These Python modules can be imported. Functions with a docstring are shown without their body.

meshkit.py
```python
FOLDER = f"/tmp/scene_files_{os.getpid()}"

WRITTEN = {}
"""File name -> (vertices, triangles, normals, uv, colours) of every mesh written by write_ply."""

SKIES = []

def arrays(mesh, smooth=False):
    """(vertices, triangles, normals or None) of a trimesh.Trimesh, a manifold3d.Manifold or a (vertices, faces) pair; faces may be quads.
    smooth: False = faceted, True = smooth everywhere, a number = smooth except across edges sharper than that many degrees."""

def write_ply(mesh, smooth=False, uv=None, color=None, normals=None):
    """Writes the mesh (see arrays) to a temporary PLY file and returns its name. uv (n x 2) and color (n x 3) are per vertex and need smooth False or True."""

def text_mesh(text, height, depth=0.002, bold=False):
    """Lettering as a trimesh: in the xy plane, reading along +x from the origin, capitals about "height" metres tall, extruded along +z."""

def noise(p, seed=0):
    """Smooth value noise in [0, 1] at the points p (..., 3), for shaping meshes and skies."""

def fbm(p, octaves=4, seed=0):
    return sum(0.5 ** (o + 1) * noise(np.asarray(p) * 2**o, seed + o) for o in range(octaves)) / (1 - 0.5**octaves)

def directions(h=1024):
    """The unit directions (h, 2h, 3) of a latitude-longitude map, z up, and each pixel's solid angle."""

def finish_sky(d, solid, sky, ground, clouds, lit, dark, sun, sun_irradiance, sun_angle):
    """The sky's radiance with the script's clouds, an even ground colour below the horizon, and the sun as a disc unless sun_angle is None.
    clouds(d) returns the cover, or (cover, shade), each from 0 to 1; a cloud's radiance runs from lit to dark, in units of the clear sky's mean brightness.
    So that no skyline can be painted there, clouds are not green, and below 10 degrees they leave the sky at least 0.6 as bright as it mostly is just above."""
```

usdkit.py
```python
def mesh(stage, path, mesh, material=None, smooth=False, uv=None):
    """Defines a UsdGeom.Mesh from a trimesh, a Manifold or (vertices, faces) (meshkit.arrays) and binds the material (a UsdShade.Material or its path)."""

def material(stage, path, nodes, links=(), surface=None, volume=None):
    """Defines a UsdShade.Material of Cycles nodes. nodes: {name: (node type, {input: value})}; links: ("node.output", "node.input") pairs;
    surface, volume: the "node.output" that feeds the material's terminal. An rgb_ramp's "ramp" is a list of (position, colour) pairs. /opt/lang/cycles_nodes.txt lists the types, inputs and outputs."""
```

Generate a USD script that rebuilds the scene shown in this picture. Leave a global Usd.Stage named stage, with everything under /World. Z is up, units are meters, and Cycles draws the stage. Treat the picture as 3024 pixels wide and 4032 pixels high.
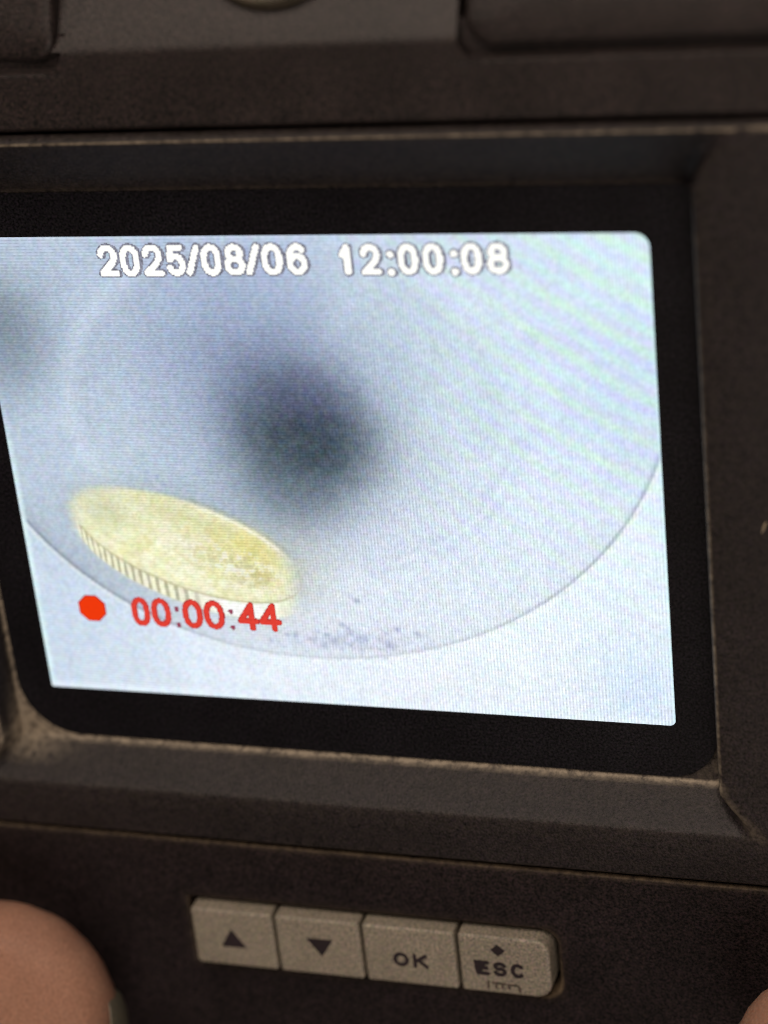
import math, random
import numpy as np, trimesh, manifold3d
import usdkit, meshkit
from pxr import Usd, UsdGeom, UsdLux, UsdShade, Gf, Sdf, Vt
from shapely.geometry import Polygon, LineString, Point, box as sbox
from shapely import affinity, union_all, contains_xy

random.seed(7)
RNG = np.random.default_rng(7)
MM = 0.001
stage = Usd.Stage.CreateInMemory()
UsdGeom.SetStageUpAxis(stage, 'Z')
UsdGeom.SetStageMetersPerUnit(stage, 1.0)
UsdGeom.Xform.Define(stage, '/World')
UsdGeom.Scope.Define(stage, '/World/Looks')

# ------------------------------------------------------------------ camera
CAM = np.array([61.232, 69.301, 153.802]) * MM
ROWS = np.array([[0.9489, -0.10129, -0.29889], [-0.03301, 0.91005, -0.41319], [0.31385, 0.40194, 0.8602]])
cam = UsdGeom.Camera.Define(stage, '/World/camera')
M4 = np.eye(4); M4[:3, :3] = ROWS; M4[3, :3] = CAM
cam.AddTransformOp().Set(Gf.Matrix4d(*M4.ravel().tolist()))
cam.CreateHorizontalApertureAttr(24.0)
cam.CreateVerticalApertureAttr(32.0)
cam.CreateFocalLengthAttr(24.0 * 2.85)
cam.CreateClippingRangeAttr(Gf.Vec2f(0.01, 50.0))
cam.CreateFStopAttr(14.5)
cam.CreateFocusDistanceAttr(0.180)
cam.CreateExposureAttr(0.0)


# ------------------------------------------------------------------ light
def rect_light(name, direction, dist, w, h, power, color, target=(0, 0, 0)):
    l = UsdLux.RectLight.Define(stage, '/World/' + name)
    d = np.asarray(direction, float); d /= np.linalg.norm(d)
    pos = np.asarray(target, float) + d * dist
    x = np.cross([0, 0, 1], d); x /= np.linalg.norm(x)
    y = np.cross(d, x)
    m = np.eye(4); m[0, :3], m[1, :3], m[2, :3], m[3, :3] = x, y, d, pos
    l.AddTransformOp().Set(Gf.Matrix4d(*m.ravel().tolist()))
    l.CreateWidthAttr(w); l.CreateHeightAttr(h); l.CreateIntensityAttr(power); l.CreateColorAttr(Gf.Vec3f(*color))
    return l


rect_light('room_lamp', (-0.06, 0.79, 0.55), 0.9, 0.85, 0.60, 3.9, (1.0, 0.835, 0.70))
rect_light('fill_light', (0.55, -0.55, 1.0), 1.6, 1.3, 1.3, 1.6, (1.0, 0.84, 0.72))  # unseen fill, added to lighten the top slope and the thumb


# ------------------------------------------------------------------ helpers
def numbered(path):
    if not stage.GetPrimAtPath(path):
        return path
    k = 1
    while stage.GetPrimAtPath(f'{path}_{k:03d}'):
        k += 1
    return f'{path}_{k:03d}'


def thing(name, label, cat, group=None):
    x = UsdGeom.Xform.Define(stage, numbered('/World/' + name)).GetPrim()
    x.SetCustomDataByKey('label', label); x.SetCustomDataByKey('category', cat)
    if group:
        x.SetCustomDataByKey('group', group)
    return x


def part(name, mesh, mat, parent, smooth=False, label=None, dust_highlight=None):
    v, f, n = meshkit.arrays(mesh, smooth)
    m = usdkit.mesh(stage, numbered(f'{parent.GetPath()}/{name}'), (np.asarray(mesh[0] if isinstance(mesh, tuple) else mesh.vertices) * MM, mesh[1] if isinstance(mesh, tuple) else mesh.faces), mat, smooth=smooth)
    if dust_highlight is not None:
        UsdGeom.PrimvarsAPI(m).CreatePrimvar('dust_highlight', Sdf.ValueTypeNames.FloatArray, 'vertex').Set(Vt.FloatArray.FromNumpy(np.asarray(dust_highlight, np.float32)))
    if label:
        m.GetPrim().SetCustomDataByKey('label', label)
    return m.GetPrim()


def rrect(x0, x1, y0, y1, r, n=40, nc=8):
    """Counter-clockwise rounded rectangle, every loop with the same number of points. r: one radius or (bl, br, tr, tl)."""
    r = (r,) * 4 if np.ndim(r) == 0 else r
    cs = [(x0 + r[0], y0 + r[0], 180, r[0]), (x1 - r[1], y0 + r[1], 270, r[1]), (x1 - r[2], y1 - r[2], 0, r[2]), (x0 + r[3], y1 - r[3], 90, r[3])]
    arcs = []
    for cx, cy, a, q in cs:
        t = np.radians(np.linspace(a, a + 90, nc))
        arcs.append(np.stack([cx + q * np.cos(t), cy + q * np.sin(t)], 1))
    pts = []
    for i in range(4):
        a, b = arcs[i][-1], arcs[(i + 1) % 4][0]
        pts.append(arcs[i])
        pts.append(a + (b - a) * np.linspace(0, 1, n + 2)[1:-1, None])
    return np.vstack(pts)


def loft(loops, cap_first=False, cap_last=False, flip=False):
    """loops: list of (N x 2 points, z or N x z). Quads between consecutive loops, optional flat caps."""
    n = len(loops[0][0])
    V = np.vstack([np.column_stack([p, np.broadcast_to(z, n)]) for p, z in loops])
    F = []
    i = np.arange(n); j = (i + 1) % n
    for k in range(len(loops) - 1):
        a, b = k * n, (k + 1) * n
        F.append(np.stack([a + i, a + j, b + j], 1)); F.append(np.stack([a + i, b + j, b + i], 1))
    extra = []
    for k, on in ((0, cap_first), (len(loops) - 1, cap_last)):
        if on:
            c = len(V) + len(extra)
            extra.append(V[k * n:(k + 1) * n].mean(0))
            a = k * n
            F.append(np.stack([np.full(n, c), a + j, a + i], 1) if k == 0 else np.stack([np.full(n, c), a + i, a + j], 1))
    if extra:
        V = np.vstack([V, extra])
    F = np.vstack(F)
    return V, F[:, ::-1] if flip else F


def rounded_block(x0, x1, y0, y1, z0, z1, r, c, steps=4, n=10):
    """A block with rounded top edges of radius c."""
    loops = [(rrect(x0, x1, y0, y1, r, n), z0)]
    r4 = np.array((r,) * 4 if np.ndim(r) == 0 else r, float)
    for t in np.linspace(0, math.pi / 2, steps + 1):
        i = c * (1 - math.cos(t))
        loops.append((rrect(x0 + i, x1 - i, y0 + i, y1 - i, tuple(np.maximum(r4 - i, 0.05)), n), z1 - c + c * math.sin(t)))
    i = c + 0.12
    loops.append((rrect(x0 + i, x1 - i, y0 + i, y1 - i, tuple(np.maximum(r4 - i, 0.05)), n), z1))
    return loft(loops, cap_first=True, cap_last=True)


# ------------------------------------------------------------------ materials
def plastic(name, base, rough=0.5, grain=0.95, dust_highlight=(0.17, 0.125, 0.08), spec=0.4, bump=0.5, scale=4600.0, blotch=0.25):
    nodes = {
        'g': ('geometry', {}),
        'fine': ('noise_texture', {'scale': scale, 'detail': 2.0, 'roughness': 0.6}),
        'wide': ('noise_texture', {'scale': 160.0, 'detail': 4.0, 'roughness': 0.6}),
        'streak': ('noise_texture', {'scale': 1400.0, 'detail': 3.0, 'roughness': 0.7}),
        'mr': ('map_range', {'from_min': 0.32, 'from_max': 0.68, 'to_min': 1 - grain, 'to_max': 1 + grain}),
        'mw': ('map_range', {'from_min': 0.3, 'from_max': 0.7, 'to_min': 1 - blotch, 'to_max': 1 + blotch}),
        'mm': ('math', {'math_type': 'multiply'}),
        'b': ('color', {'value': base}),
        'col': ('mix', {'mix_type': 'multiply', 'fac': 1.0}),
        'tint': ('mix', {'mix_type': 'soft_light', 'fac': 0.35}),
        'd': ('attribute', {'attribute': 'dust_highlight'}),
        'ms': ('map_range', {'from_min': 0.30, 'from_max': 0.68, 'to_min': 0.15, 'to_max': 1.5}),
        'dm': ('math', {'math_type': 'multiply', 'use_clamp': True}),
        'dc': ('mix', {'color2': dust_highlight}),
        'bump': ('bump', {'strength': bump, 'distance': 0.0001}),
        'p': ('principled_bsdf', {'roughness': rough, 'specular_ior_level': spec}),
    }
    links = [('g.position', 'fine.vector'), ('g.position', 'wide.vector'), ('g.position', 'streak.vector'),
             ('fine.fac', 'mr.value'), ('wide.fac', 'mw.value'), ('mr.result', 'mm.value1'), ('mw.result', 'mm.value2'),
             ('b.color', 'tint.color1'), ('fine.color', 'tint.color2'), ('tint.color', 'col.color1'), ('mm.value', 'col.color2'),
             ('streak.fac', 'ms.value'), ('d.fac', 'dm.value1'), ('ms.result', 'dm.value2'), ('dm.value', 'dc.fac'), ('col.color', 'dc.color1'),
             ('dc.color', 'p.base_color'), ('fine.fac', 'bump.height'), ('bump.normal', 'p.normal')]
    return usdkit.material(stage, f'/World/Looks/{name}', nodes, links, 'p.BSDF')


def emitter(name, col, vary=0.0):
    nodes = {'g': ('geometry', {}), 'n': ('noise_texture', {'scale': 5000.0, 'detail': 1.0}),
             'm': ('map_range', {'from_min': 0.3, 'from_max': 0.7, 'to_min': 1 - vary, 'to_max': 1 + vary}),
             'c': ('color', {'value': col}), 'e': ('emission', {})}
    return usdkit.material(stage, f'/World/Looks/{name}', nodes, [('g.position', 'n.vector'), ('n.fac', 'm.value'), ('c.color', 'e.color'), ('m.result', 'e.strength')], 'e.emission')


def lin(c):
    c = np.asarray(c, float) / 255
    return np.where(c <= 0.04045, c / 12.92, ((c + 0.055) / 1.055) ** 2.4)


SHELL = plastic('black_plastic', (0.0150, 0.0108, 0.0118), 0.62, spec=0.18)
SHELL_UP = plastic('black_plastic_top', (0.0235, 0.0178, 0.0172), 0.48, spec=0.42, grain=0.8)  # same black plastic, base lightened to stand in for lamp light on the head
BEZEL = plastic('dusty_black_plastic', (0.0140, 0.0112, 0.0135), 0.50, spec=0.26, dust_highlight=(0.33, 0.275, 0.205))
MASK = plastic('screen_border_black', (0.0085, 0.008, 0.0105), 0.42, grain=1.0, spec=0.22, bump=0.05)
BUTTON = plastic('grey_button_plastic', (0.275, 0.245, 0.195), 0.48, grain=0.45, bump=0.12, blotch=0.10, dust_highlight=(0.05, 0.04, 0.03))
PRINT = plastic('button_print', (0.022, 0.014, 0.018), 0.6, grain=0.3)

# ------------------------------------------------------------------ the monitor
mon = thing('inspection_monitor', 'black handheld inspection camera monitor with bright screen and a row of four grey buttons', 'monitor')

# back shell, closed
part('back_shell', loft([
    (rrect(-34, 34, -146, 46, 8), -27.0), (rrect(-38, 38, -150, 50, 10), -25.5), (rrect(-40.5, 40.5, -152, 52, 10), -21.0),
    (rrect(-41, 41, -152.4, 52.4, 10), -10.0), (rrect(-41, 41, -152.4, 52.4, 10), -1.4), (rrect(-40.4, 40.4, -151.8, 51.8, 9.4), -0.8)],
    cap_first=True, cap_last=True), SHELL, mon, smooth=40)

# bezel: recess floor, sloped walls and rim
L, D = [], []


def lp(x, yb, yt, r, z, d):
    L.append((rrect(-x, x, yb, yt, r, 90, 10), z)); D.append(d)


lp(29.2, -23.4, 22.2, 0.4, -0.14, 0.75)
lp(31.0, -25.2, 24.2, 0.5, -0.14, 0.75)
lp(31.75, -25.85, 24.75, 0.6, -0.12, 0.6)
lp(31.95, -26.05, 24.95, 0.7, 0.02, 1.0)
lp(32.15, -26.25, 25.2, 0.8, 0.25, 0.40)
lp(32.35, -26.45, 25.6, 0.9, 0.50, 0.05)
lp(32.9, -26.95, 26.3, 1.0, 1.1, 0.04)
lp(34.2, -28.05, 28.0, 1.2, 2.40, 0.03)
lp(35.0, -28.65, 28.9, 1.3, 3.10, 0.03)
lp(35.25, -28.90, 29.25, 1.3, 3.34, 0.05)
lp(35.5, -29.15, 29.42, 1.4, 3.48, 0.05)
lp(35.8, -29.5, 29.52, 1.5, 3.52, 0.04)
lp(36.4, -30.2, 29.60, 1.6, 3.54, 0.04)
lp(36.8, -30.7, 29.72, 1.7, 3.54, 0.03)
lp(40.0, -33.3, 29.82, 2.0, 3.40, 0.03)
lp(40.5, -33.55, 29.98, 2.2, 3.22, 0.12)
lp(40.8, -33.72, 30.12, 2.4, 2.85, 0.1)
lp(40.9, -33.75, 30.16, 2.4, -0.7, 0.0)
V, F = loft(L)
nper = len(L[0][0])
dust_highlight = np.repeat(D, nper)  # pale tone per vertex: dusty foot plus edge highlights painted in
# the recess foot is dusty, the bright top seam dusty with edge light painted in; the foot is cleaner along the top and the right
# the side walls stand nearly upright; only the lower and upper corners flare out
xv = {3: 31.95, 4: 32.0, 5: 32.02, 6: 32.06, 7: 32.12, 8: 32.2, 9: 32.28, 10: 32.42, 11: 32.6, 12: 33.2, 13: 34.0}
for q, w in xv.items():
    i0, i1 = q * nper, (q + 1) * nper
    y_ = V[i0:i1, 1]
    t_ = np.clip(np.maximum((-25.0 - y_) / 4.0, (y_ - 25.5) / 4.0), 0, 1) ** 1.15
    xo = L[q][0][:, 0].max()
    V[i0:i1, 0] *= (w + (xo - w) * t_) / xo
yy, xx, zz = V[:, 1], V[:, 0], V[:, 2]
foot = zz < 0.45
dust_highlight = np.where(foot & (yy > 10), dust_highlight * 0.12, dust_highlight)
dust_highlight = np.where(foot & (xx > 31) & (yy > -22), 0.0, dust_highlight)
dust_highlight = np.where((np.abs(xx) < 32.5) & (np.abs(xx) > 32.15) & (zz > 3.2) & (yy < 22) & (yy > -26), 0.55 * np.clip((24 - yy) / 30, 0.25, 1), dust_highlight)  # side rims paled: dusty edge with its highlight painted in
dust_highlight = np.where(foot & (xx > 20) & (yy < -10) & (zz < 0), dust_highlight * 0.22, dust_highlight)
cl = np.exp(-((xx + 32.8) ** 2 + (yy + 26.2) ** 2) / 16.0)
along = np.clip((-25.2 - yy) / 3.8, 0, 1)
cr = 1.2 * np.exp(-((np.abs(xx) - (32.15 + 3.3 * along)) / 0.55) ** 2) * (yy < -24) * (yy > -29.2) * (1 - 0.5 * along)  # bright highlight line painted along the lower mitres
dust_highlight = np.clip(dust_highlight + (0.65 * cl * (zz < 2.2) + 0.30 * cr), 0, 1)
top_rim = (yy > 29.5) & (yy < 29.7) & (zz > 3.3)  # top rim line: caught light painted into the dusty tone
dust_highlight = np.where(top_rim, 0.75, np.where(yy > 29.78, 0.05, dust_highlight))
part('bezel', (V, F), BEZEL, mon, smooth=True, dust_highlight=dust_highlight)

# lower front panel with the button pocket
PX0, PX1, PY0, PY1 = -16.5, 17.58, -46.95, -40.25
L, D = [], []


def lq(x0, x1, y0, y1, r, z, d=0.0):
    L.append((rrect(x0, x1, y0, y1, r, 90, 10), z)); D.append(d)


lq(-40.9, 40.9, -152, -34.08, 2.4, -0.7)
lq(-40.9, 40.9, -152, -34.08, 2.4, 2.70, 0.5)
lq(-40.75, 40.75, -151.85, -34.14, 2.3, 2.98, 0.6)  # seam lip: dusty, with its lit edge painted in
lq(-40.5, 40.5, -151.6, -34.26, 2.1, 3.10, 0.15)
lq(-40.1, 40.1, -151.2, -34.60, 2.0, 3.12, 0.02)
lq(-30, 30, -70, -37.0, 2.0, 3.12, 0.0)
pr = (0.7, 1.9, 1.6, 0.5)
lq(PX0 - 1.1, PX1 + 1.1, PY0 - 1.1, PY1 + 1.1, pr, 3.12, 0.0)
lq(PX0 - 0.45, PX1 + 0.45, PY0 - 0.45, PY1 + 0.45, pr, 3.12, 0.05)
lq(PX0 - 0.2, PX1 + 0.2, PY0 - 0.2, PY1 + 0.2, pr, 3.04, 0.3)
lq(PX0, PX1, PY0, PY1, pr, 2.75, 0.15)
lq(PX0, PX1, PY0, PY1, pr, 0.6, 0.0)
V, F = loft(L, cap_last=True)
dust_highlight = np.append(np.repeat(D, len(L[0][0])), 0)
# worn pale edge at the lower right corner of the pocket
dust_highlight += 1.0 * np.exp(-((V[:, 0] - PX1) ** 2 + (V[:, 1] - PY0 - .5) ** 2) / 4.0) * (V[:, 2] > 2.6) * (V[:, 2] < 3.1) * (np.abs(V[:, 1] + 43.5) < 5)
part('lower_panel', (V, F), SHELL, mon, smooth=True, dust_highlight=np.clip(dust_highlight, 0, 1))


# head: flat band above the seam, then the sloped top with a central tab
def strip(x0, x1, prof, nx=24):
    xs = np.linspace(x0, x1, nx)
    p = np.array(prof, float)
    V = np.array([[x, y, z] for x in xs for y, z in p]); n = len(p)
    F = []
    for i in range(nx - 1):
        for k in range(n - 1):
            a, b = i * n + k, (i + 1) * n + k
            F += [[a, b, b + 1], [a, b + 1, a + 1]]
    for e, s in ((0, 1), (nx - 1, -1)):
        c = len(V); V = np.vstack([V, [[xs[e], p[:, 0].mean(), p[:, 1].min()]]])
        for k in range(n - 1):
            t = [c, e * n + k, e * n + k + 1]
            F.append(t if s > 0 else t[::-1])
    return trimesh.Trimesh(V, F, process=False)


band = [(30.42, -0.7), (30.42, 2.70), (30.50, 2.90), (30.75, 3.12), (31.1, 3.18)]
centre = band + [(36.2, 3.26), (36.55, 3.20), (36.9, 3.05), (38.2, 2.36), (44.0, -0.9), (50.0, -4.2), (51.2, -5.5), (51.5, -0.9 - 8)]
side = band + [(34.6, 3.24), (34.95, 3.12), (35.12, 2.85), (35.2, 2.0), (37.8, 2.0), (37.8, -0.7)]
xr = 15.75
chunks = [strip(-xr, xr, centre), strip(xr - 0.01, 40.9, side), strip(-40.9, -xr + 0.01, side)]
# concave fillets where the tab runs down into the band
for s in (-1, 1):
    arc = [(s * (xr - 0.05), 34.9), (s * (xr + 1.7), 34.9)]
    for t in np.linspace(90, 180, 9)[::1]:
        a = math.radians(t)
        arc.append((s * (xr + 1.7 + 1.7 * math.cos(a)), 36.65 - 1.7 * math.sin(a)))
    arc.append((s * (xr - 0.05), 36.6))
    g = trimesh.creation.extrude_polygon(Polygon(arc).buffer(0), 3.9, engine='earcut'); g.apply_translation([0, 0, -0.72])
    chunks.append(g)
v = chunks[0].vertices
v[:, 0] = np.where((v[:, 0] < 0) & (v[:, 1] > 36.5), v[:, 0] * (1 - 0.045 * np.clip(v[:, 1] - 36.5, 0, 5)), v[:, 0])
chunks[0].vertices = v
wedge = trimesh.creation.extrude_polygon(Polygon([(-20, 36.5), (-15.9, 36.5), (-12.2, 41.5), (-12.2, 52), (-20, 52)]), 1.0, engine='earcut')
wv = wedge.vertices; wv[:, 2] = np.where(wv[:, 2] > .5, 2.55 - 0.565 * np.maximum(wv[:, 1] - 37.0, 0) , -9)
wedge.vertices = wv; chunks.append(wedge)
part('head_panel', trimesh.util.concatenate(chunks), SHELL_UP, mon, smooth=28)


def guard(s):
    loops = []
    for i, z in ((0, -0.7), (0, 2.2), (0.08, 2.55), (0.22, 2.75), (0.5, 2.86), (1.2, 2.9)):
        x0, x1 = (16.35 + i, 42.2 - i) if s > 0 else (-42.2 + i, -16.35 - i)
        r = 1.9
        p = rrect(x0, x1, 35.85 + i, 53.0 - i, r, 30)
        slope = np.maximum(p[:, 1] - 37.6, 0)
        zz = z - np.where(z > 1, 0.30 * slope, 0)
        if s < 0:
            zz = zz - np.where(z > 1, 0.10 * np.maximum(-17 - p[:, 0], 0), 0)
        loops.append((p, zz))
    x0, x1 = (16.35, 42.2) if s > 0 else (-42.2, -16.35)
    rows = [rrect(x0 + q * (x1 - x0) / 2, x1 - q * (x1 - x0) / 2, 35.85 + q * 7.5, 53 - q * 7.5, 1.2, 30) for q in (0.4, 0.8)]
    for p in rows:
        zz = 2.9 - 0.30 * np.maximum(p[:, 1] - 37.6, 0)
        if s < 0:
            zz = zz - 0.10 * np.maximum(-17 - p[:, 0], 0)
        loops.append((p, zz))
    return loft(loops, cap_last=True)


part('corner_guard', guard(1), SHELL_UP, mon, smooth=35)
part('corner_guard', guard(-1), SHELL_UP, mon, smooth=35)

# round cap at the top of the tab, only its lower rim in view
cap = trimesh.creation.revolve([(0, 0), (6.5, 0), (6.5, 0.7), (6.3, 1.05), (5.9, 1.2), (0, 1.2)], sections=64)
ang = math.atan2(3.3, 6.0)
cap.apply_transform(trimesh.transformations.rotation_matrix(-ang, [1, 0, 0]))
cap.apply_translation([1.2, 44.6, -1.25])
CAP = plastic('cap_plastic', (0.075, 0.064, 0.045), 0.45, grain=0.3)
part('round_cap', cap, CAP, mon, smooth=35)

# small nick in the frame beside the screen
nick = trimesh.creation.icosphere(2, 1.0); nick.apply_scale([0.10, 0.52, 0.05])
nick.apply_transform(trimesh.transformations.rotation_matrix(-0.35, [0, 0, 1])); nick.apply_translation([36.61, -1.14, 3.50])
part('nick', nick, plastic('bare_nick', (0.30, 0.25, 0.17), 0.5, grain=0.3), mon, smooth=True)

# ------------------------------------------------------------------ screen
SW, SH = 56.6, 42.0
HW, HH = SW / 2, SH / 2
glass = Polygon(rrect(-31.65, 31.65, -25.75, 24.7, (5.5, 4.0, 1.0, 1.0), 4, 12))
hole = Polygon(rrect(-HW, HW, -HH, HH, (0.2, 0.55, 1.15, 0.9), 4, 8))
g = trimesh.creation.extrude_polygon(glass.difference(hole), 0.1, engine='earcut'); g.apply_translation([0, 0, -0.1])
part('screen_border', g, MASK, mon, label='black border round the lit picture')

NX, NY = 500, 372
ux, vy = np.meshgrid(np.linspace(-0.004, 1.004, NX), np.linspace(-0.004, 1.004, NY))
X, Y = ux * SW, vy * SH                       # mm, y down
pts3 = np.stack([X, Y, np.zeros_like(X)], -1)


def sm(a, b, x):
    t = np.clip((x - a) / (b - a), 0, 1)
    return t * t * (3 - 2 * t)


ctrl = [(.05, .02, 178, 193, 214), (.2, .13, 178, 193, 214), (.01, .17, 138, 150, 166), (.03, .27, 150, 163, 180), (.07, .42, 182, 198, 218), (.15, .35, 185, 201, 220),
        (.3, .25, 168, 183, 212), (.33, .08, 172, 188, 216), (.48, .13, 168, 184, 218), (.6, .08, 182, 200, 226), (.75, .10, 186, 206, 230), (.95, .04, 188, 220, 236),
        (.95, .3, 180, 204, 236), (.75, .33, 182, 206, 232), (.63, .28, 168, 186, 216), (.64, .45, 188, 204, 232), (.76, .55, 200, 216, 244), (.86, .62, 204, 220, 246),
        (.6, .62, 198, 210, 242), (.5, .72, 206, 217, 244), (.3, .48, 178, 194, 220), (.15, .5, 196, 211, 230), (.05, .62, 186, 201, 220), (.05, .85, 196, 211, 230),
        (.3, .94, 206, 219, 241), (.6, .94, 212, 222, 245), (.8, .88, 212, 226, 248), (.1, .96, 196, 211, 230), (.95, .92, 196, 217, 247), (.95, .70, 206, 224, 247), (.35, .83, 206, 216, 236), (.55, .82, 202, 212, 240)]
acc = np.zeros((NY, NX, 3)); wsum = np.zeros((NY, NX, 1))
for u, v, *c in ctrl:
    w = 1.0 / (((ux - u) * 1.35) ** 2 + (vy - v) ** 2 + 0.0035) ** 1.5
    acc += w[..., None] * np.array(c, float); wsum += w[..., None]
gain = sm(.25, .75, ux * .8 + vy * .35)[..., None]
img = 255 - (255 - acc / wsum) * ((1 - gain) * np.array([.88, .85, .82]) + gain * np.array([.52, .46, .50]))


def blend(mask, color):
    global img
    img = img * (1 - mask[..., None]) + np.asarray(color, float) * mask[..., None]


# the dark mouth of the pipe
def gauss(u, v, su, sv, ang=0.0, p=2.0):
    a = math.radians(ang)
    dx, dy = (ux - u) * SW, (vy - v) * SH
    e, n = dx * math.cos(a) + dy * math.sin(a), -dx * math.sin(a) + dy * math.cos(a)
    return np.exp(-((e / su) ** 2 + (n / sv) ** 2) ** (p / 2))


ri = np.hypot((ux - .455) / .33, (vy - .355) / .335)
mot = 0.82 + 0.36 * meshkit.fbm(pts3 * 0.9, 3, 91)
img *= (1 - 0.030 * sm(1.06, 0.94, ri) * sm(1.2, 0.2, vy))[..., None]
blend(0.30 * np.exp(-((ri - 1.04) / 0.05) ** 2) * sm(.62, .2, ux), (212, 224, 238))
blend(0.55 * gauss(.010, .185, 4.2, 4.4), (108, 122, 136))
blend(0.26 * gauss(.40, .22, 7.5, 5.5, 20) * mot, (118, 130, 165))
blend(0.42 * gauss(.45, .32, 7.4, 7.0) * mot, (112, 126, 158))
blend(0.32 * gauss(.47, .47, 7.8, 7.0), (112, 128, 150))
blend(np.clip(0.92 * gauss(.482, .415, 6.2, 5.0, 8, 2.7) * mot, 0, .97), (56, 68, 78))
blend(0.45 * gauss(.455, .31, 5.0, 3.6), (84, 92, 118))
blend(0.55 * gauss(.445, .53, 4.6, 4.0, 20), (88, 102, 114))
blend(0.30 * gauss(.50, .33, 3.0, 2.4), (92, 96, 128))

# rings of the pipe joint
ring = np.array([(-.03, .55), (.0048, .608), (.0872, .730), (.1936, .820), (.303, .872), (.4219, .898), (.5412, .8895), (.6516, .8642), (.7616, .799), (.8703, .691), (.9425, .570), (.9935, .436), (1.02, .36)])
from scipy.interpolate import PchipInterpolator, splprep, splev
tck, _ = splprep([ring[:, 0] * SW, ring[:, 1] * SH], s=0.4)
rx, ry = splev(np.linspace(0, 1, 600), tck)
from scipy.spatial import cKDTree
tree = cKDTree(np.stack([rx, ry], 1))
dist, idx = tree.query(np.stack([X.ravel(), Y.ravel()], 1))
tx, ty = np.gradient(rx), np.gradient(ry)
side_ = np.sign(tx[idx] * (Y.ravel() - ry[idx]) - ty[idx] * (X.ravel() - rx[idx])).reshape(NY, NX)
sd = dist.reshape(NY, NX) * side_            # >0 outside (below)
uu = ux
left, right = sm(.34, .10, uu), sm(.62, .92, uu)
img *= (1 - 0.025 * np.exp(-np.maximum(-sd, 0) / 3.0) * (sd < 0) * 1.0)[..., None]
img *= (1 - 0.10 * left * np.exp(-np.maximum(-sd, 0) / 1.6) * (sd < 0))[..., None]
img *= (1 + 0.035 * sm(0, .25, sd) * np.exp(-np.maximum(sd, 0) / 5))[..., None]
img *= (1 - (0.12 * left + 0.06 + 0.10 * right) * np.exp(-((sd + 0.14) / 0.16) ** 2))[..., None]
blend((0.25 * left + 0.2 + 0.6 * right) * np.exp(-((sd - 0.18) / 0.17) ** 2), (243, 247, 244))
inner = np.array([(.56, .685), (.5944, .6732), (.6679, .6338), (.7196, .5864), (.7734, .4916), (.80, .42)])
t2, _ = splprep([inner[:, 0] * SW, inner[:, 1] * SH], s=0.2)
d2 = cKDTree(np.stack(splev(np.linspace(0, 1, 300), t2), 1)).query(np.stack([X.ravel(), Y.ravel()], 1))[0].reshape(NY, NX)
blend(0.50 * np.exp(-(d2 / 0.24) ** 2) * sm(.56, .64, uu), (228, 238, 250))
blend(0.10 * np.exp(-((d2 - 0.5) / 0.4) ** 2), (150, 165, 190))

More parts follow.
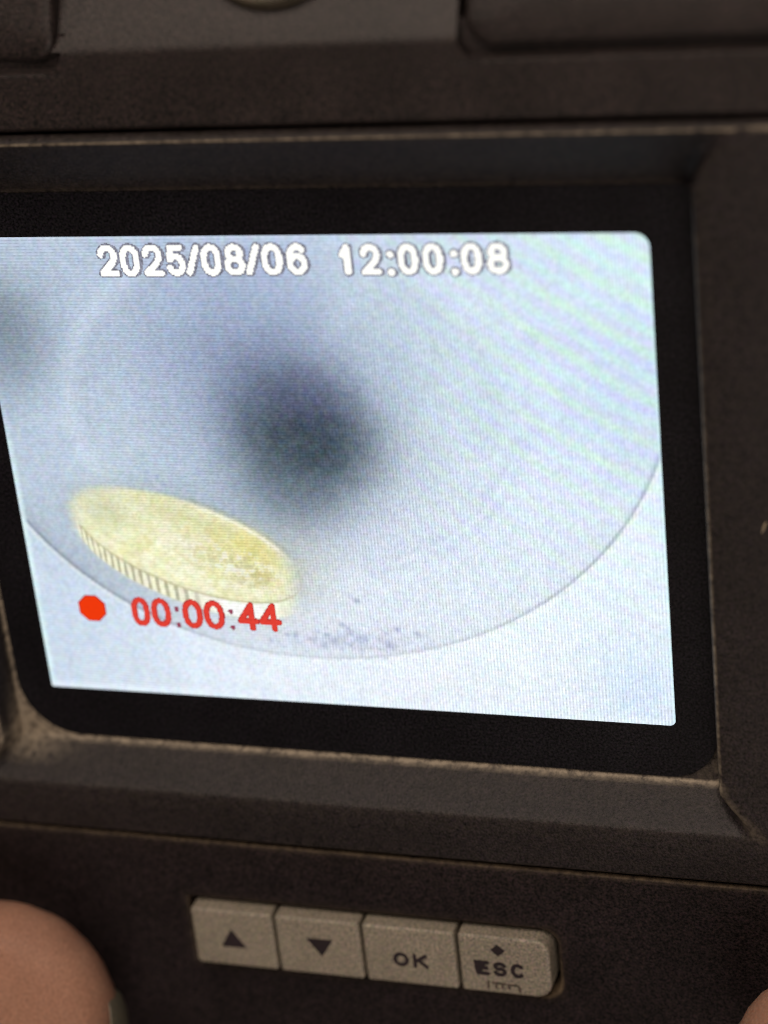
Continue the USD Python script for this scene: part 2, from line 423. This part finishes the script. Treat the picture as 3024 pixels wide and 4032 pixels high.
# moire of the panel
gx = lambda x: 0.55 * (x - 56) + 0.016 * (x - 56) ** 2
ph = (Y + 0.6 * meshkit.fbm(pts3 * 0.15) - (0.50 * (X - 56) - 0.0125 * (X - 56) ** 2)) * 2 * math.pi / 1.9
wm = sm(30, 54, X) * sm(40, 10, Y) + 0.35 * sm(24, 40, X) * sm(42, 22, Y)
wob = 0.75 + 0.5 * (meshkit.fbm(pts3 * 0.35, 3, 5) - 0.5)
s_ = np.sin(ph) * wm * wob
img += s_[..., None] * np.array([-2.0, 9.5, -9.0]) - np.abs(wm)[..., None] * np.array([5.0, 1.5, 0.0])
s2 = np.sin(ph * 0.5 + 1.3 + X * 0.12) * wm
img += s2[..., None] * np.array([0.0, -1.0, 4.0])

# the coin lying in the pipe
_t = np.linspace(0, 2 * math.pi, 240, endpoint=False)
face = affinity.rotate(Polygon(np.stack([15.24 + 10.47 * np.cos(_t), 27.57 + 4.05 * np.sin(_t)], 1)), 18.20, origin='centroid')
whole = union_all([affinity.translate(face, 0.06 * k, 1.45 * k) for k in np.linspace(0, 1, 12)]).buffer(0.05)


def sdf(poly):
    ring_ = np.array(poly.exterior.segmentize(0.08).coords)
    dd = cKDTree(ring_).query(np.stack([X.ravel(), Y.ravel()], 1))[0].reshape(NY, NX)
    return np.where(contains_xy(poly, X, Y), -dd, dd)


dw, df = sdf(whole), sdf(face)
fade = sm(.46, .40, uu)
upper = sm(.74, .62, vy - 0.35 * (uu - .27))
blend(0.42 * np.exp(-np.maximum(dw, 0) / 1.3) * (0.35 + 0.65 * upper), (142, 156, 152))
blend(0.30 * gauss(.455, .70, 2.6, 3.4), (205, 208, 185))
bw = 0.50 + 0.75 * sm(.20, .10, uu) * sm(.66, .60, vy) + 0.6 * sm(.34, .42, uu)
soft = sm(1, -1, dw / bw) * np.where(uu > .38, sm(.462, .385, uu), 1)
blend(soft, (236, 236, 206))
n1 = meshkit.fbm(pts3 * [1.6, 2.4, 1], 4, 11); n2 = meshkit.fbm(pts3 * [0.45, 0.7, 1], 3, 21)
fm = sm(1, -1, df / bw) * np.where(uu > .38, sm(.455, .385, uu), 1)
facec = np.array([241, 240, 198.]) + (n1[..., None] - .5) * np.array([36, 36, 54.]) + (n2[..., None] - .5) * np.array([10, 10, 46.])
img = img * (1 - fm[..., None]) + facec * fm[..., None]
blend(fm * 0.55 * gauss(.38, .655, 4.2, 2.0, 28), (222, 208, 118))
blend(fm * 0.45 * gauss(.27, .585, 5.5, 1.7, 18), (200, 200, 158))
blend(fm * 0.45 * gauss(.135, .58, 3.2, 2.0, 10), (186, 192, 172))
rel = meshkit.fbm(pts3 * [2.2, 2.6, 1], 3, 31)
rg = gauss(.355, .705, 5.5, 1.9, 22)
blend(fm * rg * sm(.52, .66, rel), (240, 240, 222))
blend(fm * rg * sm(.50, .36, rel) * 0.5, (184, 180, 140))
blend(fm * 0.5 * gauss(.385, .725, 2.2, .9, 10, 4) * sm(.45, .6, n1), (206, 192, 136))
blend(0.75 * np.exp(-((df + 0.10) / 0.16) ** 2) * sm(.26, .32, uu) * sm(.44, .41, uu) * (vy < .69), (246, 246, 226))
blend(0.55 * np.exp(-((df - 0.35) / 0.2) ** 2) * sm(.24, .30, uu) * sm(.45, .42, uu) * (vy < .68), (160, 168, 158))
# reeded edge
em = sm(0.15, -0.10, dw) * sm(-0.02, 0.16, df) * (vy > .60) * (Y > 25 + (X - 5.4) * 0.25)
tt = (X - 5.5) - 0.05 * (Y - 29)
reed = np.sin(2 * math.pi * np.log1p(0.153 * np.maximum(tt, 0)) / 0.060)
blend(em * sm(.445, .385, uu), (246, 245, 216))
blend(em * sm(-0.1, 0.6, reed) * sm(.305, .26, uu), (184, 183, 156))
blend(em * sm(.24, .33, uu) * sm(.43, .37, uu), (252, 253, 248))
blend(0.6 * np.exp(-((df - 0.02) / 0.12) ** 2) * (vy > .62) * (Y > 25.5 + (X - 5.4) * 0.2) * sm(.47, .40, uu), (176, 172, 130))
blend(0.28 * np.exp(-np.maximum(dw, 0) / 0.9) * (dw > 0) * (vy > .66) * left, (176, 190, 205))

# specks of grit on the pipe floor
for u, v, r in [(.5312, .7622, .34), (.4754, .8414, .28), (.5032, .818, .30), (.512, .828, .24), (.515, .838, .26), (.5885, .822, .28), (.62, .8296, .32), (.4118, .846, .22), (.425, .848, .28), (.205, .478, .0), (.2455, .515, .26), (.238, .502, .2), (.248, .521, .2), (.488, .856, .5), (.53, .85, .6), (.47, .866, .4), (.575, .862, .5)]:
    if r:
        blend(0.62 * gauss(u, v, r, r * .75, 20), (156, 166, 194))
blend(0.34 * gauss(.515, .852, 5.2, .85, -3) * (0.6 + 0.8 * meshkit.fbm(pts3 * [1.2, 2.2, 1], 3, 61)), (188, 195, 222))
for _ in range(150):
    u, v = .515 + .058 * RNG.standard_normal(), .853 + .017 * RNG.standard_normal()
    blend(RNG.uniform(.15, .5) * gauss(u, v, RNG.uniform(.10, .32), RNG.uniform(.08, .2), RNG.uniform(-40, 60)), (172, 180, 200) if RNG.random() < .62 else (232, 238, 252))
blend(0.5 * gauss(.86, .79, .22, .2), (250, 252, 255)); blend(0.18 * gauss(.95, .93, 2.5, 3.0), (170, 200, 250))

# leak of the back light along the edges, grain
xe, ye = X, Y
blend(0.85 * sm(0.55, 0.12, xe) * sm(.25, .6, vy), (222, 246, 250))
blend(0.75 * sm(0.75, 0.2, SH - ye), (232, 244, 255))
blend(0.60 * sm(0.45, 0.1, SW - xe), (214, 246, 250))
blend(0.45 * sm(0.5, 0.1, ye), (214, 226, 240))
gn = meshkit.noise(pts3 * 5.2, 3) - .5
gc = np.stack([meshkit.noise(pts3 * 2.6, 40 + k) - .5 for k in range(3)], -1)
gl = meshkit.fbm(pts3 * .5, 3, 77) - .5
img += gn[..., None] * 20 + gc * np.array([11, 9, 14.]) + gl[..., None] * 8
img = np.clip(img, 0, 255)
colour = lin(img)
vert = np.clip(sm(24, 40, X + 0.35 * (Y - 10)) , 0, 1)
lines = np.stack([(1 - 0.75 * vert), vert, np.zeros_like(vert)], -1)

k = np.arange(NY * NX).reshape(NY, NX)
F = np.vstack([np.stack([k[1:, :-1], k[1:, 1:], k[:-1, 1:]], -1).reshape(-1, 3), np.stack([k[1:, :-1], k[:-1, 1:], k[:-1, :-1]], -1).reshape(-1, 3)])
V = np.stack([X - HW, HH - Y, np.full_like(X, -0.30)], -1).reshape(-1, 3)
P2 = 2 * math.pi
SCREEN = usdkit.material(stage, '/World/Looks/lit_screen', {
    'c': ('attribute', {'attribute': 'picture'}), 'w': ('attribute', {'attribute': 'lines'}), 'g': ('geometry', {}),
    'sp': ('separate_xyz', {}), 'sw': ('separate_color', {}),
    'ky': ('math', {'math_type': 'multiply', 'value2': P2 / 0.000262}), 'sy': ('math', {'math_type': 'sine'}), 'ay': ('math', {'math_type': 'multiply'}), 'by': ('math', {'math_type': 'multiply', 'value2': 0.095}),
    'kx': ('math', {'math_type': 'multiply', 'value2': P2 / 0.000283}), 'sx': ('math', {'math_type': 'sine'}), 'ax': ('math', {'math_type': 'multiply'}), 'bx': ('math', {'math_type': 'multiply', 'value2': 0.125}),
    'nz': ('noise_texture', {'scale': 4200.0, 'detail': 1.0}), 'mn': ('map_range', {'from_min': 0.25, 'from_max': 0.75, 'to_min': -0.2, 'to_max': 2.2}),
    's': ('math', {'math_type': 'add'}), 'sn': ('math', {'math_type': 'multiply'}), 's1': ('math', {'math_type': 'add', 'value2': 1.0}), 'e': ('emission', {}),
    'gl': ('glossy_bsdf', {'color': (0.03, 0.03, 0.03), 'roughness': 0.25}), 'add': ('add_closure', {})},
    [('g.position', 'sp.vector'), ('w.color', 'sw.color'), ('sp.y', 'ky.value1'), ('ky.value', 'sy.value1'), ('sy.value', 'ay.value1'), ('sw.r', 'ay.value2'), ('ay.value', 'by.value1'),
     ('sp.x', 'kx.value1'), ('kx.value', 'sx.value1'), ('sx.value', 'ax.value1'), ('sw.g', 'ax.value2'), ('ax.value', 'bx.value1'),
     ('by.value', 's.value1'), ('bx.value', 's.value2'), ('g.position', 'nz.vector'), ('nz.fac', 'mn.value'), ('s.value', 'sn.value1'), ('mn.result', 'sn.value2'), ('sn.value', 's1.value1'),
     ('c.color', 'e.color'), ('s1.value', 'e.strength'), ('e.emission', 'add.closure1'), ('gl.BSDF', 'add.closure2')], 'add.closure')
scr = part('screen', (V, F), SCREEN, mon, label='lit screen showing a yellow coin lying in a pale pipe')
pv = UsdGeom.PrimvarsAPI(scr)
pv.CreatePrimvar('picture', Sdf.ValueTypeNames.Color3fArray, 'vertex').Set(Vt.Vec3fArray.FromNumpy(colour.reshape(-1, 3).astype(np.float32)))
pv.CreatePrimvar('lines', Sdf.ValueTypeNames.Color3fArray, 'vertex').Set(Vt.Vec3fArray.FromNumpy(lines.reshape(-1, 3).astype(np.float32)))


# ------------------------------------------------------------------ characters on the screen
def ell(cx, cy, rx_, ry_, a0=0, a1=360, n=40, p=2.0):
    t = np.radians(np.linspace(a0, a1, n))
    return [(cx + rx_ * math.copysign(abs(math.cos(a)) ** (2 / p), math.cos(a)), cy + ry_ * math.copysign(abs(math.sin(a)) ** (2 / p), math.sin(a))) for a in t]


GLYPH = {                                     # centre lines in a unit box, y up
    '0': [ell(.5, .5, .5, .5, 0, 360, 40, 2.3)],
    '1': [[(.12, .70), (.62, 1.0), (.62, 0)]],
    '2': [ell(.5, .70, .46, .30, 172, -18) + [(.78, .42), (.06, 0.0), (1.0, 0)]],
    '4': [[(.72, 0), (.72, 1.0), (.0, .30), (1.0, .30)]],
    '5': [[(.92, 1.0), (.20, 1.0), (.10, .52)] + ell(.5, .33, .48, .33, 140, -160)],
    '6': [ell(.5, .32, .48, .32), [(.02, .34)] + ell(.52, .55, .50, .45, 185, 45)],
    '8': [ell(.5, .27, .50, .27), ell(.5, .76, .42, .24)],
    '/': [[(1.75, 1.0), (-.75, 0.0)]],
}


def glyph(ch, w, h, stroke):
    if ch == ':':
        r = stroke * 0.56
        return union_all([Point(w / 2, h * .66).buffer(r), Point(w / 2, h * .08).buffer(r)])
    s = stroke / 2
    out = []
    for line in GLYPH[ch]:
        out.append(LineString([(s + x * (w - stroke), s + y * (h - stroke)) for x, y in line]).buffer(s, quad_segs=3))
    return union_all(out)


def pixelate(shape, cell, soft):
    """The shape on the screen's pixel grid, its steps slightly softened by the glow."""
    x0, y0, x1, y1 = shape.bounds
    xs = np.arange(math.floor(x0 / cell), math.ceil(x1 / cell) + 1); ys = np.arange(math.floor(y0 / cell), math.ceil(y1 / cell) + 1)
    gx_, gy_ = np.meshgrid((xs + .5) * cell, (ys + .5) * cell)
    on = contains_xy(shape, gx_, gy_)
    u = union_all([sbox(xs[j] * cell, ys[i] * cell, (xs[j] + 1) * cell, (ys[i] + 1) * cell) for i, j in zip(*np.nonzero(on))])
    return u.buffer(soft).buffer(-2 * soft).buffer(soft * 1.15, quad_segs=3)


def sheet(shape, z, t=0.02):
    ms = [trimesh.creation.extrude_polygon(q, t, engine='earcut') for q in getattr(shape, 'geoms', [shape]) if q.area > 1e-4]
    m = trimesh.util.concatenate(ms); m.apply_translation([0, 0, z])
    return m


WHITE = emitter('white_characters', (1.05, 1.05, 1.0), 0.05)
SHADE = emitter('character_outline', tuple(lin((134, 135, 150))), 0.4)
RED = emitter('red_characters', tuple(lin((226, 66, 54))), 0.12)
RED2 = emitter('red_outline', tuple(lin((168, 44, 48))), 0.15)
DOT = emitter('red_dot', tuple(lin((240, 58, 14))), 0.05)
DULL = emitter('dull_red_colon', tuple(lin((150, 70, 92))), 0.15)
NAMES = {'/': 'slash', ':': 'colon'}


def write(text, spans, u0, u1, v_top, v_bot, stroke, mat, outline, omat, cell=0.118, colon=None, ow=0.10):
    """spans: each character's left and right edge as measured in the photograph, scaled into u0..u1."""
    a, b = spans[0][0], spans[-1][1]
    rims = []
    for ch, (p, q) in zip(text, spans):
        x0 = (u0 + (p - a) / (b - a) * (u1 - u0)) * SW - HW
        w = (q - p) / (b - a) * (u1 - u0) * SW
        f = (p - a) / (b - a)
        yb = HH - (v_bot[0] + (v_bot[1] - v_bot[0]) * f) * SH
        h = (v_bot[0] - v_top[0] + ((v_bot[1] - v_top[1]) - (v_bot[0] - v_top[0])) * f) * SH
        sh = affinity.translate(glyph(ch, w, h, stroke if ch != ':' else stroke), x0, yb)
        px = pixelate(sh, cell, 0.022)
        part(NAMES.get(ch, 'digit'), sheet(px, -0.22), colon if ch == ':' and colon else mat, scr)
        rims.append((ch, sh))
    rim = union_all([outline(s) for c, s in rims if not (c == ':' and colon)])
    part('character_outline', sheet(pixelate(rim, cell * 0.8, 0.02), -0.26), omat, scr)


shadow = lambda s: union_all([s.buffer(0.13), affinity.translate(s, 0.17, 0.0).buffer(0.08)])
write('2025/08/06', [(75, 225), (240, 383), (400, 552), (572, 712), (732, 802), (826, 968), (990, 1137), (1157, 1226), (1254, 1400), (1428, 1572)], .1975, .5175, (.0185, .0175), (.0822, .0785), .52, WHITE, shadow, SHADE)
write('12:00:08', [(150, 272), (318, 482), (525, 588), (612, 768), (802, 958), (1012, 1074), (1096, 1252), (1290, 1454)], .5630, .8065, (.0200, .0180), (.0800, .0775), .52, WHITE, shadow, SHADE)
write('00:00:44', [(487, 615), (635, 770), (795, 850), (866, 1003), (1022, 1162), (1190, 1245), (1265, 1412), (1416, 1572)], .1605, .4056, (.7790, .7780), (.8430, .8400), .42, RED, lambda s: s.buffer(0.07), RED2, colon=DULL)
dot = Polygon([(math.cos(math.radians(22.5 + 45 * i)), math.sin(math.radians(22.5 + 45 * i))) for i in range(8)]).buffer(.12).buffer(-.12)
dot = affinity.translate(affinity.scale(dot, 1.30, 1.27, origin=(0, 0)), .0930 * SW - HW, HH - .8085 * SH)
part('recording_dot', sheet(dot, -0.22), DOT, scr)
part('dot_outline', sheet(dot.buffer(0.09), -0.26), RED2, scr)

# ------------------------------------------------------------------ buttons
bx = [(-16.12, -8.28), (-8.00, -0.08), (0.22, 8.66), (8.98, 17.12)]
rad = [(0.5, 0.25, 0.25, 0.4), (0.3, 0.25, 0.25, 0.3), (0.3, 0.25, 0.25, 0.3), (0.3, 1.5, 1.3, 0.3)]
lab = ['grey button with an up arrow', 'grey button with a down arrow', 'grey button marked OK', 'grey button marked ESC']
ZB = 4.15
btn = [part('button', rounded_block(a, b, -46.55, -40.62, 0.7, ZB, r, 0.30), BUTTON, mon, smooth=35, label=l) for (a, b), r, l in zip(bx, rad, lab)]


def tri(p):
    return Polygon(p).buffer(0.06)


part('arrow', sheet(tri([(-12.34, -42.62), (-13.38, -44.40), (-11.16, -44.40)]), ZB, 0.02), PRINT, btn[0])
part('arrow', sheet(tri([(-5.05, -42.72), (-2.75, -42.68), (-3.84, -44.40)]), ZB, 0.02), PRINT, btn[1])


LET = {'O': [ell(.5, .5, .5, .5)], 'K': [[(.05, 0), (.05, 1)], [(.95, 1), (.08, .42)], [(.35, .58), (1, 0)]], 'E': [[(1, 0), (.05, 0), (.05, 1), (1, 1)], [(.05, .5), (.9, .5)]],
       'S': [ell(.52, .74, .44, .26, 20, 250, 20) + ell(.5, .27, .46, .27, 80, -160, 20)], 'C': [ell(.55, .5, .5, .5, 48, 312, 30)]}


def letters(b, text, x0, x1, yb, h, wd, gap):
    w = (x1 - x0 - gap * (len(text) - 1)) / len(text)
    for k, ch in enumerate(text):
        sh = union_all([LineString([(wd / 2 + x * (w - wd), wd / 2 + y * (h - wd)) for x, y in line]).buffer(wd / 2) for line in LET[ch]])
        sh = affinity.translate(sh, x0 + k * (w + gap), yb)
        if ch == 'E':                         # blotted, worn print
            sh = union_all([sh, affinity.translate(Polygon([(0, 1.5), (1.0, 1.2), (.55, .35), (.1, .3)]), x0 - .05, yb).buffer(.05)])
        part('letter', sheet(sh, ZB, 0.02), PRINT, b)


letters(btn[2], 'OK', 2.86, 6.10, -44.66, 1.48, .36, .30)
letters(btn[3], 'ESC', 10.36, 14.80, -44.68, 1.52, .38, .26)
part('diamond', sheet(Polygon([(11.95, -41.95), (12.52, -41.42), (13.12, -41.95), (12.52, -42.52)]).buffer(0.05), ZB, 0.02), PRINT, btn[3])
# worn small line below ESC, no longer legible
bits = [LineString([(11.45, -45.55), (11.40, -46.20)]), LineString([(11.85, -45.62), (12.95, -45.66)]), LineString([(12.15, -45.66), (12.12, -46.10)]), LineString([(12.70, -45.66), (12.68, -46.08)]),
        LineString([(13.25, -46.1), (13.25, -45.68), (14.05, -45.72), (14.25, -45.95), (14.20, -46.28)])]
part('small_print', sheet(affinity.translate(union_all([q.buffer(0.11) for q in bits]), 0, 0.22), ZB, 0.02), plastic('worn_print', (0.09, 0.07, 0.055), 0.6, grain=0.3), btn[3])

# ------------------------------------------------------------------ the hand
def hull(a, ra, b, rb, n=28):
    sa = manifold3d.Manifold.sphere(ra, n).translate(a); sb = manifold3d.Manifold.sphere(rb, n).translate(b)
    return manifold3d.Manifold.hull(sa + sb)


def chain(pts):
    return [hull(pts[i][0], pts[i][1], pts[i + 1][0], pts[i + 1][1]) for i in range(len(pts) - 1)]


def pad(c, n, R, q):
    n = np.array(n, float); n /= np.linalg.norm(n)
    a = np.cross(n, [0, 1, 0]); a /= np.linalg.norm(a); b = np.cross(n, a)
    m = manifold3d.Manifold()
    for t in np.linspace(0, 2 * math.pi, 16, endpoint=False):
        p = np.array(c) + (R - q) * (a * math.cos(t) + b * math.sin(t))
        m = m + manifold3d.Manifold.sphere(q, 20).translate(p.tolist())
    return m + manifold3d.Manifold.sphere(q, 20).translate((np.array(c) + n * 0.5).tolist())


bones = [manifold3d.Manifold.hull(pad((-46.5, -51.8, 10.2), (0.1, .34, .93), 11.2, 5.2) + pad((-32.3, -48.7, 12.6), (.14, .34, .93), 10.9, 4.4))]
bones += chain([((-50, -118, -50), 17), ((-58, -84, -34), 14.0), ((-57, -60, -6), 11.8), ((-46.5, -51.5, 8.6), 9.8), ((-34.4, -49.0, 10.5), 8.0)])       # thumb
for i, (y, ra, tipx) in enumerate(((-45.3, 7.9, 41.9), (-66, 8.1, 40.0), (-84.5, 7.7, 41.5), (-101, 6.8, 45.0))):                                        # four fingers
    bones += chain([((-20, -78 - 9 * i, -45), 12.5), ((24, y - 3, -41), 10.2), ((53, y - 1, -33), 8.8), ((57.5, y, -8), 8.2), ((53.0, y, 6.0), ra + .1), ((tipx - 0.3, y, 11.0), ra)])
palm = [((-44, -70, -44), 15), ((-42, -125, -48), 18), ((20, -52, -44), 10), ((16, -108, -44), 11), ((0, -135, -50), 15)]
pm = manifold3d.Manifold()
for c, r in palm:
    pm = pm + manifold3d.Manifold.sphere(r, 28).translate(c)
bones.append(pm.hull())
bones += chain([((-18, -128, -50), 24), ((-30, -185, -58), 24), ((-48, -300, -66), 34)])
hand_m = bones[0]
for q in bones[1:]:
    hand_m = hand_m + q
hand_m = hand_m.refine_to_length(3.0)
hm = trimesh.Trimesh(hand_m.to_mesh().vert_properties[:, :3], hand_m.to_mesh().tri_verts, process=True)
trimesh.smoothing.filter_taubin(hm, lamb=0.5, nu=0.53, iterations=14)
SKIN = usdkit.material(stage, '/World/Looks/skin', {
    'g': ('geometry', {}), 'n': ('noise_texture', {'scale': 4200.0, 'detail': 3.0}), 'w': ('noise_texture', {'scale': 220.0, 'detail': 3.0}),
    'map': ('mapping', {'mapping_type': 'point', 'rotation': (0.0, 0.0, -0.7), 'scale': (1.0, 0.22, 1.0)}), 'cr': ('noise_texture', {'scale': 1700.0, 'detail': 3.0, 'roughness': 0.6}),
    'r1': ('rgb_ramp', {'ramp': [(0.25, (0.345, 0.178, 0.118)), (0.75, (0.40, 0.212, 0.142))]}),
    'mr': ('map_range', {'from_min': 0.25, 'from_max': 0.75, 'to_min': 0.72, 'to_max': 1.26}), 'mu': ('mix', {'mix_type': 'multiply', 'fac': 1.0}),
    'ad': ('math', {'math_type': 'add'}), 'b': ('bump', {'strength': 0.35, 'distance': 0.00012}),
    'p': ('principled_bsdf', {'roughness': 0.55, 'specular_ior_level': 0.3, 'subsurface_weight': 0.25, 'subsurface_scale': 0.0015, 'subsurface_radius': (1.0, 0.35, 0.2)})},
    [('g.position', 'n.vector'), ('g.position', 'w.vector'), ('g.position', 'map.vector'), ('map.vector', 'cr.vector'), ('w.fac', 'r1.fac'), ('n.fac', 'mr.value'), ('r1.color', 'mu.color1'), ('mr.result', 'mu.color2'),
     ('mu.color', 'p.base_color'), ('n.fac', 'ad.value1'), ('cr.fac', 'ad.value2'), ('ad.value', 'b.height'), ('b.normal', 'p.normal')], 'p.BSDF')
NAIL = plastic('fingernail', (0.15, 0.138, 0.10), 0.35, grain=0.25, blotch=0.1)
hand = thing('hand', 'bare hand gripping the black monitor, thumb tip beside the grey buttons', 'hand')
part('skin', hm, SKIN, hand, smooth=True)


def nail(centre, axis, a0, a1, r_in, thick, z0, z1, bulge):
    """A curved plate round the end of a finger, standing a little proud of the skin: an arc about the axis from angle a0 to a1, thinning towards both ends."""
    n = np.array(axis, float); n /= np.linalg.norm(n)
    u = np.array([1.0, 0, 0]) - n * n[0]; u /= np.linalg.norm(u)
    w = np.cross(n, u)
    loops, m = [], 29
    for k, t in enumerate(np.linspace(0, 1, m)):
        a = math.radians(a0 + (a1 - a0) * t)
        e = math.sin(math.pi * t) ** 0.5
        d = u * math.cos(a) + w * math.sin(a)
        zc, h = (z0 + z1) / 2, (z1 - z0) / 2 * (0.35 + 0.65 * e)
        th = max(0.12, thick * e)
        ring_ = []
        for q in np.linspace(0, 2 * math.pi, 14, endpoint=False):
            ring_.append(np.array(centre) + d * (r_in + th / 2 + th / 2 * math.cos(q) + bulge * e * (1 - (math.sin(q)) ** 2)) + n * (zc + h * math.sin(q)))
        loops.append(ring_)
    V = np.array(loops).reshape(-1, 3); F = []
    for i in range(m - 1):
        for j in range(14):
            p, q = i * 14 + j, i * 14 + (j + 1) % 14
            F += [[p, q, q + 14], [p, q + 14, p + 14]]
    for e, b in ((0, 0), (1, (m - 1) * 14)):
        for j in range(1, 13):
            F.append([b, b + j, b + j + 1] if e else [b, b + j + 1, b + j])
    return trimesh.Trimesh(V, F, process=False)


part('nail', nail((-32.3, -48.7, 12.4), (.14, .34, .93), 16, -75, 10.5, 0.9, -3.4, 2.6, 0.25), NAIL, hand, smooth=40)
part('nail', nail((41.6, -45.3, 10.8), (.1, .3, .95), 152, 240, 7.45, 0.85, -2.6, 3.2, 0.25), NAIL, hand, smooth=40)
